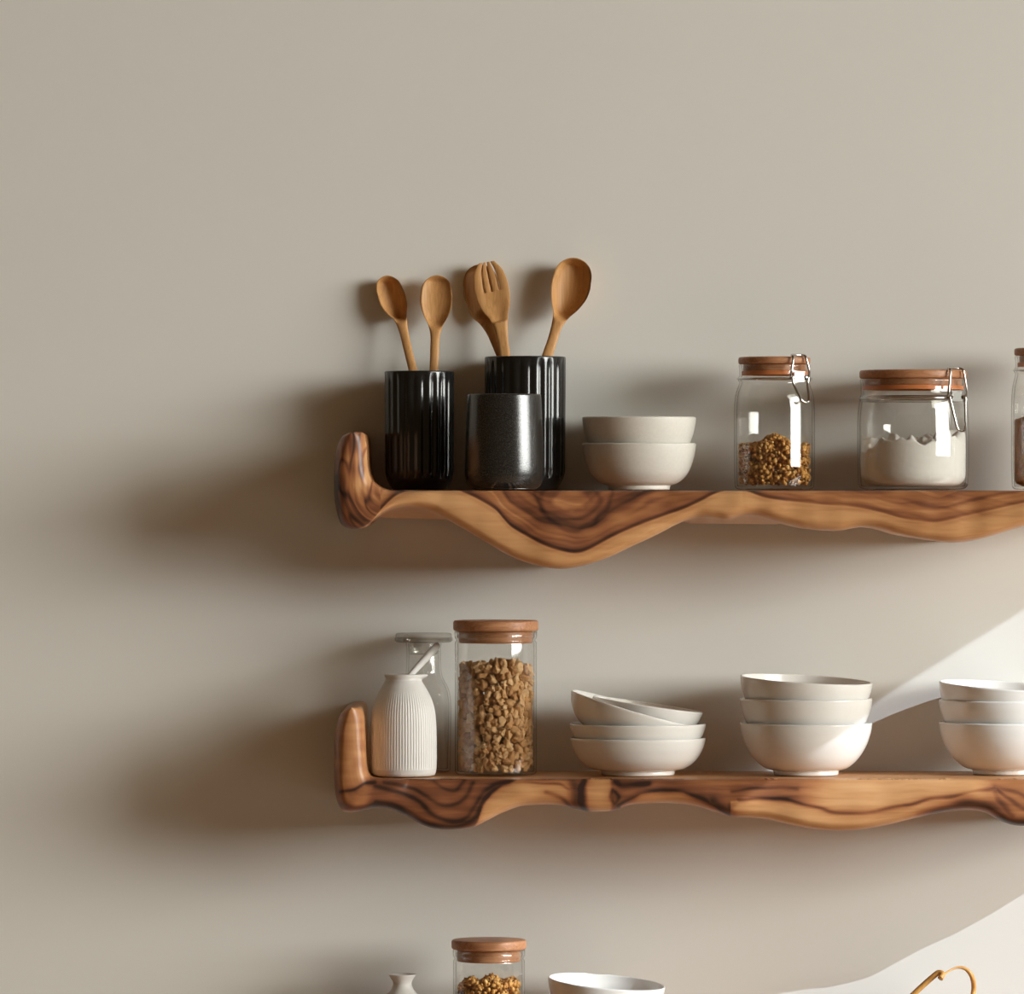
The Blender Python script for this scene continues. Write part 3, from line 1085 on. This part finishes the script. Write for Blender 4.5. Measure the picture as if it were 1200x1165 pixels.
# plain canisters with a wooden plug lid
def canister(px, y, z, R, H, lidR, lid_h, label, group='wood-lidded canisters'):
    s = kk(y)
    root = empty('canister', place(px, y, z))
    ht = H - lid_h
    outer = [(0, 1.2), (R - 13, 1.2), (R - 10, 0)] + fillet([(R - 10, 0), (R, 0.4, 8), (R, ht - 13, 4), (R - 2.2, ht - 11, 2), (R + 0.2, ht - 8, 2), (R + 0.4, ht - 0.5)])[1:]
    obj('glass_body', glass_shell(outer, 2.6, 3.5, s), m_glass, root)
    lid = obj('lid', disc_bm(lidR, ht, H, s, 3.5), m_lid, root)
    obj('lid_plug', disc_bm(R - 4.5, ht - 14, ht + 0.3, s, 1.5), m_lid, lid)
    obj('gasket', ring_bm(R - 4.6, R - 2.9, ht - 8, ht - 4, s), m_glass, root)
    tag(root, label, 'jar', group)
    return root


YC = 0.0
canister(581, YC, Z_LOW, 48, 181, 50, 12.5, 'tall glass canister of walnuts with a wooden lid on the lower shelf')

# walnut pieces: every one against the glass is its own object
templ = []
for k in range(8):
    V, F = blob_template(k + 20, 3, 0.40, (1.2, 0.78 + 0.08 * (k % 3), 0.75))
    me = bpy.data.meshes.new('walnut')
    me.from_pydata([tuple(v) for v in V], [], F)
    me.polygons.foreach_set('use_smooth', [True] * len(me.polygons))
    me.materials.append(m_nut)
    templ.append(me)
s = kk(YC)
base = place(581, YC, Z_LOW)
nuts = []


def nut_top(x, y):
    return 127 + 5 * nz3(x / 14, y / 14, 9.1) + 4 * math.exp(-((x - 8) / 14) ** 2)


tries = 0
proto = None
while len(nuts) < 290 and tries < 60000:
    tries += 1
    r = random.uniform(4.4, 8.2)
    th = random.uniform(-2.0, 2.0)
    top = random.random() < 0.16
    rad = 44.2 - r * 1.06
    if top:
        rad *= math.sqrt(random.random())
    x, y = rad * math.sin(th), -rad * math.cos(th)
    zz = nut_top(x, y) - random.uniform(0, 4) if top else random.uniform(4.5 + r * 0.9, nut_top(x, y))
    if zz < 12 and rad > 37:
        k = 37.0 / rad
        x, y = x * k, y * k
    ok = True
    need = 0.82 if tries < 25000 else 0.68
    for (a, b_, c, q) in nuts:
        if (a - x) ** 2 + (b_ - y) ** 2 + (c - zz) ** 2 < ((r + q) * need) ** 2:
            ok = False
            break
    if not ok:
        continue
    nuts.append((x, y, zz, r))
    o = bpy.data.objects.new('walnut', templ[len(nuts) % 8])
    C.objects.link(o)
    o.location = base + Vector((x, y, zz)) * s
    o.scale = (r * s,) * 3
    o.rotation_euler = (random.uniform(0, 6.28), random.uniform(0, 6.28), random.uniform(0, 6.28))
    tag(o, 'brown walnut piece inside the tall glass canister on the lower shelf', 'walnut', 'walnut pieces in the tall canister')
big = [blob_template(k + 20, 1, 0.4, (1.0, 0.85, 0.7)) for k in range(6)]
pl = []
while len(pl) < 420:
    r = random.uniform(4.5, 6.5)
    th = random.uniform(0, 2 * PI)
    rad = 33 * math.sqrt(random.random()) if abs((th + PI) % (2 * PI) - PI) < 2.0 else 36.0 * math.sqrt(random.random())
    x, y = rad * math.sin(th), -rad * math.cos(th)
    pl.append(((x * s, y * s, random.uniform(9.5, nut_top(x, y) - 4) * s), r * s, random.random()))
o = crumb_mesh('walnuts', pl, m_nutfill, loc=base, templates=big)
tag(o, 'mass of walnut pieces deep inside the tall canister, behind those against the glass', 'walnuts', None, 'stuff')

# ------------------------------------------------------------------ white ribbed bottle, stick and glass carafe
YB = -0.035
s = kk(YB)
prof = [(0, 0), (33, 0), (36.5, 1.2), (38, 4.0), (38.2, 6.5), (38.6, 7.5)] + [tuple(p) for p in crom([(38.7, 8.5), (39.0, 25), (38.9, 45), (38.2, 66), (36.2, 80), (32.2, 92), (27, 102), (22.8, 109), (21.0, 113)], 7)] + \
       [(21.0, 115), (22.3, 117), (22.4, 118.6), (21.0, 119.4), (19.0, 118.6), (18.6, 115), (20, 108), (34, 82), (35.5, 40), (34, 6), (0, 5)]
nb = len(prof)


def bottle_mod(th, r, z):
    zz = z / s
    if r / s > 21.9 and 8.3 < zz < 104:
        k = sst(8.3, 10, zz) * (1 - sst(84, 102, zz))
        r = r - 0.0005 * k * (1 - abs(math.cos(36 * th)) ** 0.8)
    if zz > 112 and r / s > 18:
        d = (th - PI / 2)
        r += 0.006 * s * 1000 * sst(112, 117, zz) * math.exp(-(d / 0.30) ** 2)
    return r


bo = obj('bottle', lathe([(r * s, z * s) for r, z in prof], 576, bottle_mod), m_bottle, loc=place(472.8, YB, Z_LOW + 0.0003))
tag(bo, 'squat white finely ribbed bottle with a small pouring lip, left end of the lower shelf', 'bottle', 'white bottles')

bm = bmesh.new()
p0, p1 = at(483, 789, YB), at(513, 756, 0.004)
d = (p1 - p0)
tube(bm, [p0 - d * 0.42, p0 - d * 0.2, p0, p0 + d * 0.5, p0 + d * 0.97, p1], [0.0030, 0.0033, 0.0036, 0.0043, 0.0045, 0.0036], 14)
st_ = obj('stirring_stick', bm, m_bottle)
tag(st_, 'white stick leaning to the right out of the ribbed white bottle', 'stick')

YG = 0.07
s = kk(YG)
root = empty('carafe', place(496.5, YG, Z_LOW))
outer = [(0, 1.2), (22, 1.2), (24, 0)] + fillet([(24, 0), (31.5, 0.5, 8), (32.5, 80, 20), (30, 98, 12), (21, 112, 10), (19.8, 140, 6), (21, 151)])[1:]
obj('glass_body', glass_shell(outer, 2.4, 4, s, 72), m_glass, root)
lid = obj('stopper', disc_bm(33, 152, 163, s, 3.0), m_smoke, root)
obj('stopper_plug', disc_bm(17, 138, 152.2, s, 2.0), m_smoke, lid)
obj('stopper_rim', ring_bm(30, 34, 153.5, 157.5, s), m_smoke, lid)
tag(root, 'clear glass carafe with a flat glass stopper behind the ribbed white bottle', 'carafe')

# ------------------------------------------------------------------ bottom row, cut off by the lower edge
YD = 0.0
s = kk(YD)
prof = [(0, 0), (26, 0), (31, 2)] + [tuple(p) for p in crom([(31, 2), (34, 14), (33, 28), (26, 40), (15, 50), (11.2, 57), (11.4, 62), (15.5, 68.5)], 8)] + \
       [(16.4, 69.6), (16.0, 70.4), (14.4, 70.0), (9.2, 61), (9, 56), (13, 49), (24, 37), (30, 14), (26, 4), (0, 3)]
o = obj('bottle', lathe([(r * s, z * s) for r, z in prof], 72), m_bottle, loc=place(471.5, YD, Z_BASE))
tag(o, 'small white bottle with a flared neck, cut off by the bottom edge of the photo', 'bottle', 'white bottles')

canister(573, YD, Z_BASE, 42, 111, 44, 11.5, 'small glass canister with a wooden lid, cut off by the bottom edge of the photo')
granola(573, YD, Z_BASE, 38.5, lambda x, y: 64 + 3 * math.sin(x * 0.25 + 1) - 0.0035 * x * x, 'dark brown granola in the small canister at the bottom edge', n=1500, rmin=2.4, rmax=4.0, corner=8)

o = make_bowl(DEEP, 0, YD, 0, 'off-white bowl cut off by the bottom edge of the photo', None, m_white, (5.0, 2.5), (711, 1150.5), 0.89)

# low white pot with a hooked stick and a bamboo loop
YP = 0.01
s = kk(YP)
prof = [(0, 0), (34, 0), (38, 2), (42, 8), (44, 18), (44, 34), (43.4, 35.4), (42, 36), (40.6, 35.4), (40, 34), (40, 12), (34, 5), (0, 4)]
o = obj('pot', lathe([(r * s, z * s) for r, z in prof], 80), m_white, loc=place(1092, YP, Z_BASE))
tag(o, 'low white pot under the honey-coloured hooked stick, below the bottom edge', 'pot')
bm = bmesh.new()
tube(bm, smooth_path([at(1062, 1205, YP - 0.004), at(1068, 1171, YP - 0.006), at(1072, 1164, YP - 0.006), at(1085, 1152, YP - 0.007), at(1096, 1142.5, YP - 0.008), at(1101, 1140, YP - 0.009), at(1104.5, 1142, YP - 0.012), at(1102, 1147, YP - 0.016)], 8),
     0.0034, 14)
o = obj('hooked_stick', bm, m_gold)
tag(o, 'honey-coloured hooked stick rising above the bottom edge of the photo', 'stick')
bm = bmesh.new()
lp = smooth_path([at(1103.5, 1146, YP - 0.008), at(1106, 1142.5, YP + 0.002), at(1112, 1138, YP + 0.012), at(1122, 1134, YP + 0.018), at(1132, 1136, YP + 0.02), at(1139, 1145, YP + 0.022),
                  at(1141, 1160, YP + 0.034), at(1136, 1180, YP + 0.026), at(1124, 1205, YP + 0.012)], 8)
nlp = len(lp)
tube(bm, lp, [0.0012 + 0.0018 * sst(0.3, 0.65, i / nlp) for i in range(nlp)], 12)
o = obj('bamboo_loop', bm, m_gold)
tag(o, 'thin curved honey-coloured loop beside the hooked stick at the bottom edge', 'loop')

# ------------------------------------------------------------------ light, camera
def light(name, kind, loc, aim=None, direction=None, energy=1.0, color=(1, 1, 1), **kw):
    l = bpy.data.lights.new(name, kind)
    l.energy = energy
    l.color = color
    for k, v in kw.items():
        setattr(l, k, v)
    o = bpy.data.objects.new(name, l)
    C.objects.link(o)
    o.location = loc
    d = Vector(direction) if direction else Vector(aim) - Vector(loc)
    o.rotation_euler = d.to_track_quat('-Z', 'Y').to_euler()
    return o


SUN_D = (-1.8, 1.0, -1.12)
light('sun', 'SUN', (4, -3, 4), direction=SUN_D, energy=2.5, color=(0.89, 1.0, 1.12), angle=math.radians(0.05))
light('sky_through_window', 'AREA', (9.2, -4.2, 1.8), aim=(1.4, 0, 0.05), energy=162, color=(0.985, 1.0, 0.96), spread=math.radians(70), shape='RECTANGLE', size=5.6, size_y=2.7)
light('bright_sky_patch', 'AREA', (11.0, -8.2, 4.85), aim=(0.8, 0, 0.1), energy=44, spread=math.radians(70), color=(1.0, 1.0, 0.86), shape='RECTANGLE', size=6.0, size_y=2.5)

w = bpy.data.worlds.new('room_light')
S.world = w
w.use_nodes = True
bg = w.node_tree.nodes['Background']
bg.inputs['Color'].default_value = (1.0, 0.68, 0.36, 1)
bg.inputs['Strength'].default_value = 0.09

cam = bpy.data.cameras.new('camera')
co = bpy.data.objects.new('camera', cam)
C.objects.link(co)
co.location = CAM
co.rotation_euler = (PI / 2, 0, 0)
cam.sensor_fit = 'HORIZONTAL'
cam.sensor_width = 36
cam.lens = 210
cam.clip_end = 50
S.camera = co

S.view_settings.view_transform = 'Standard'
S.view_settings.look = 'None'
S.view_settings.gamma = 1
S.view_settings.use_curve_mapping = False
S.view_settings.exposure = 0.0
S.cycles.transparent_max_bounces = 40
S.cycles.max_bounces = 12
S.cycles.diffuse_bounces = 6
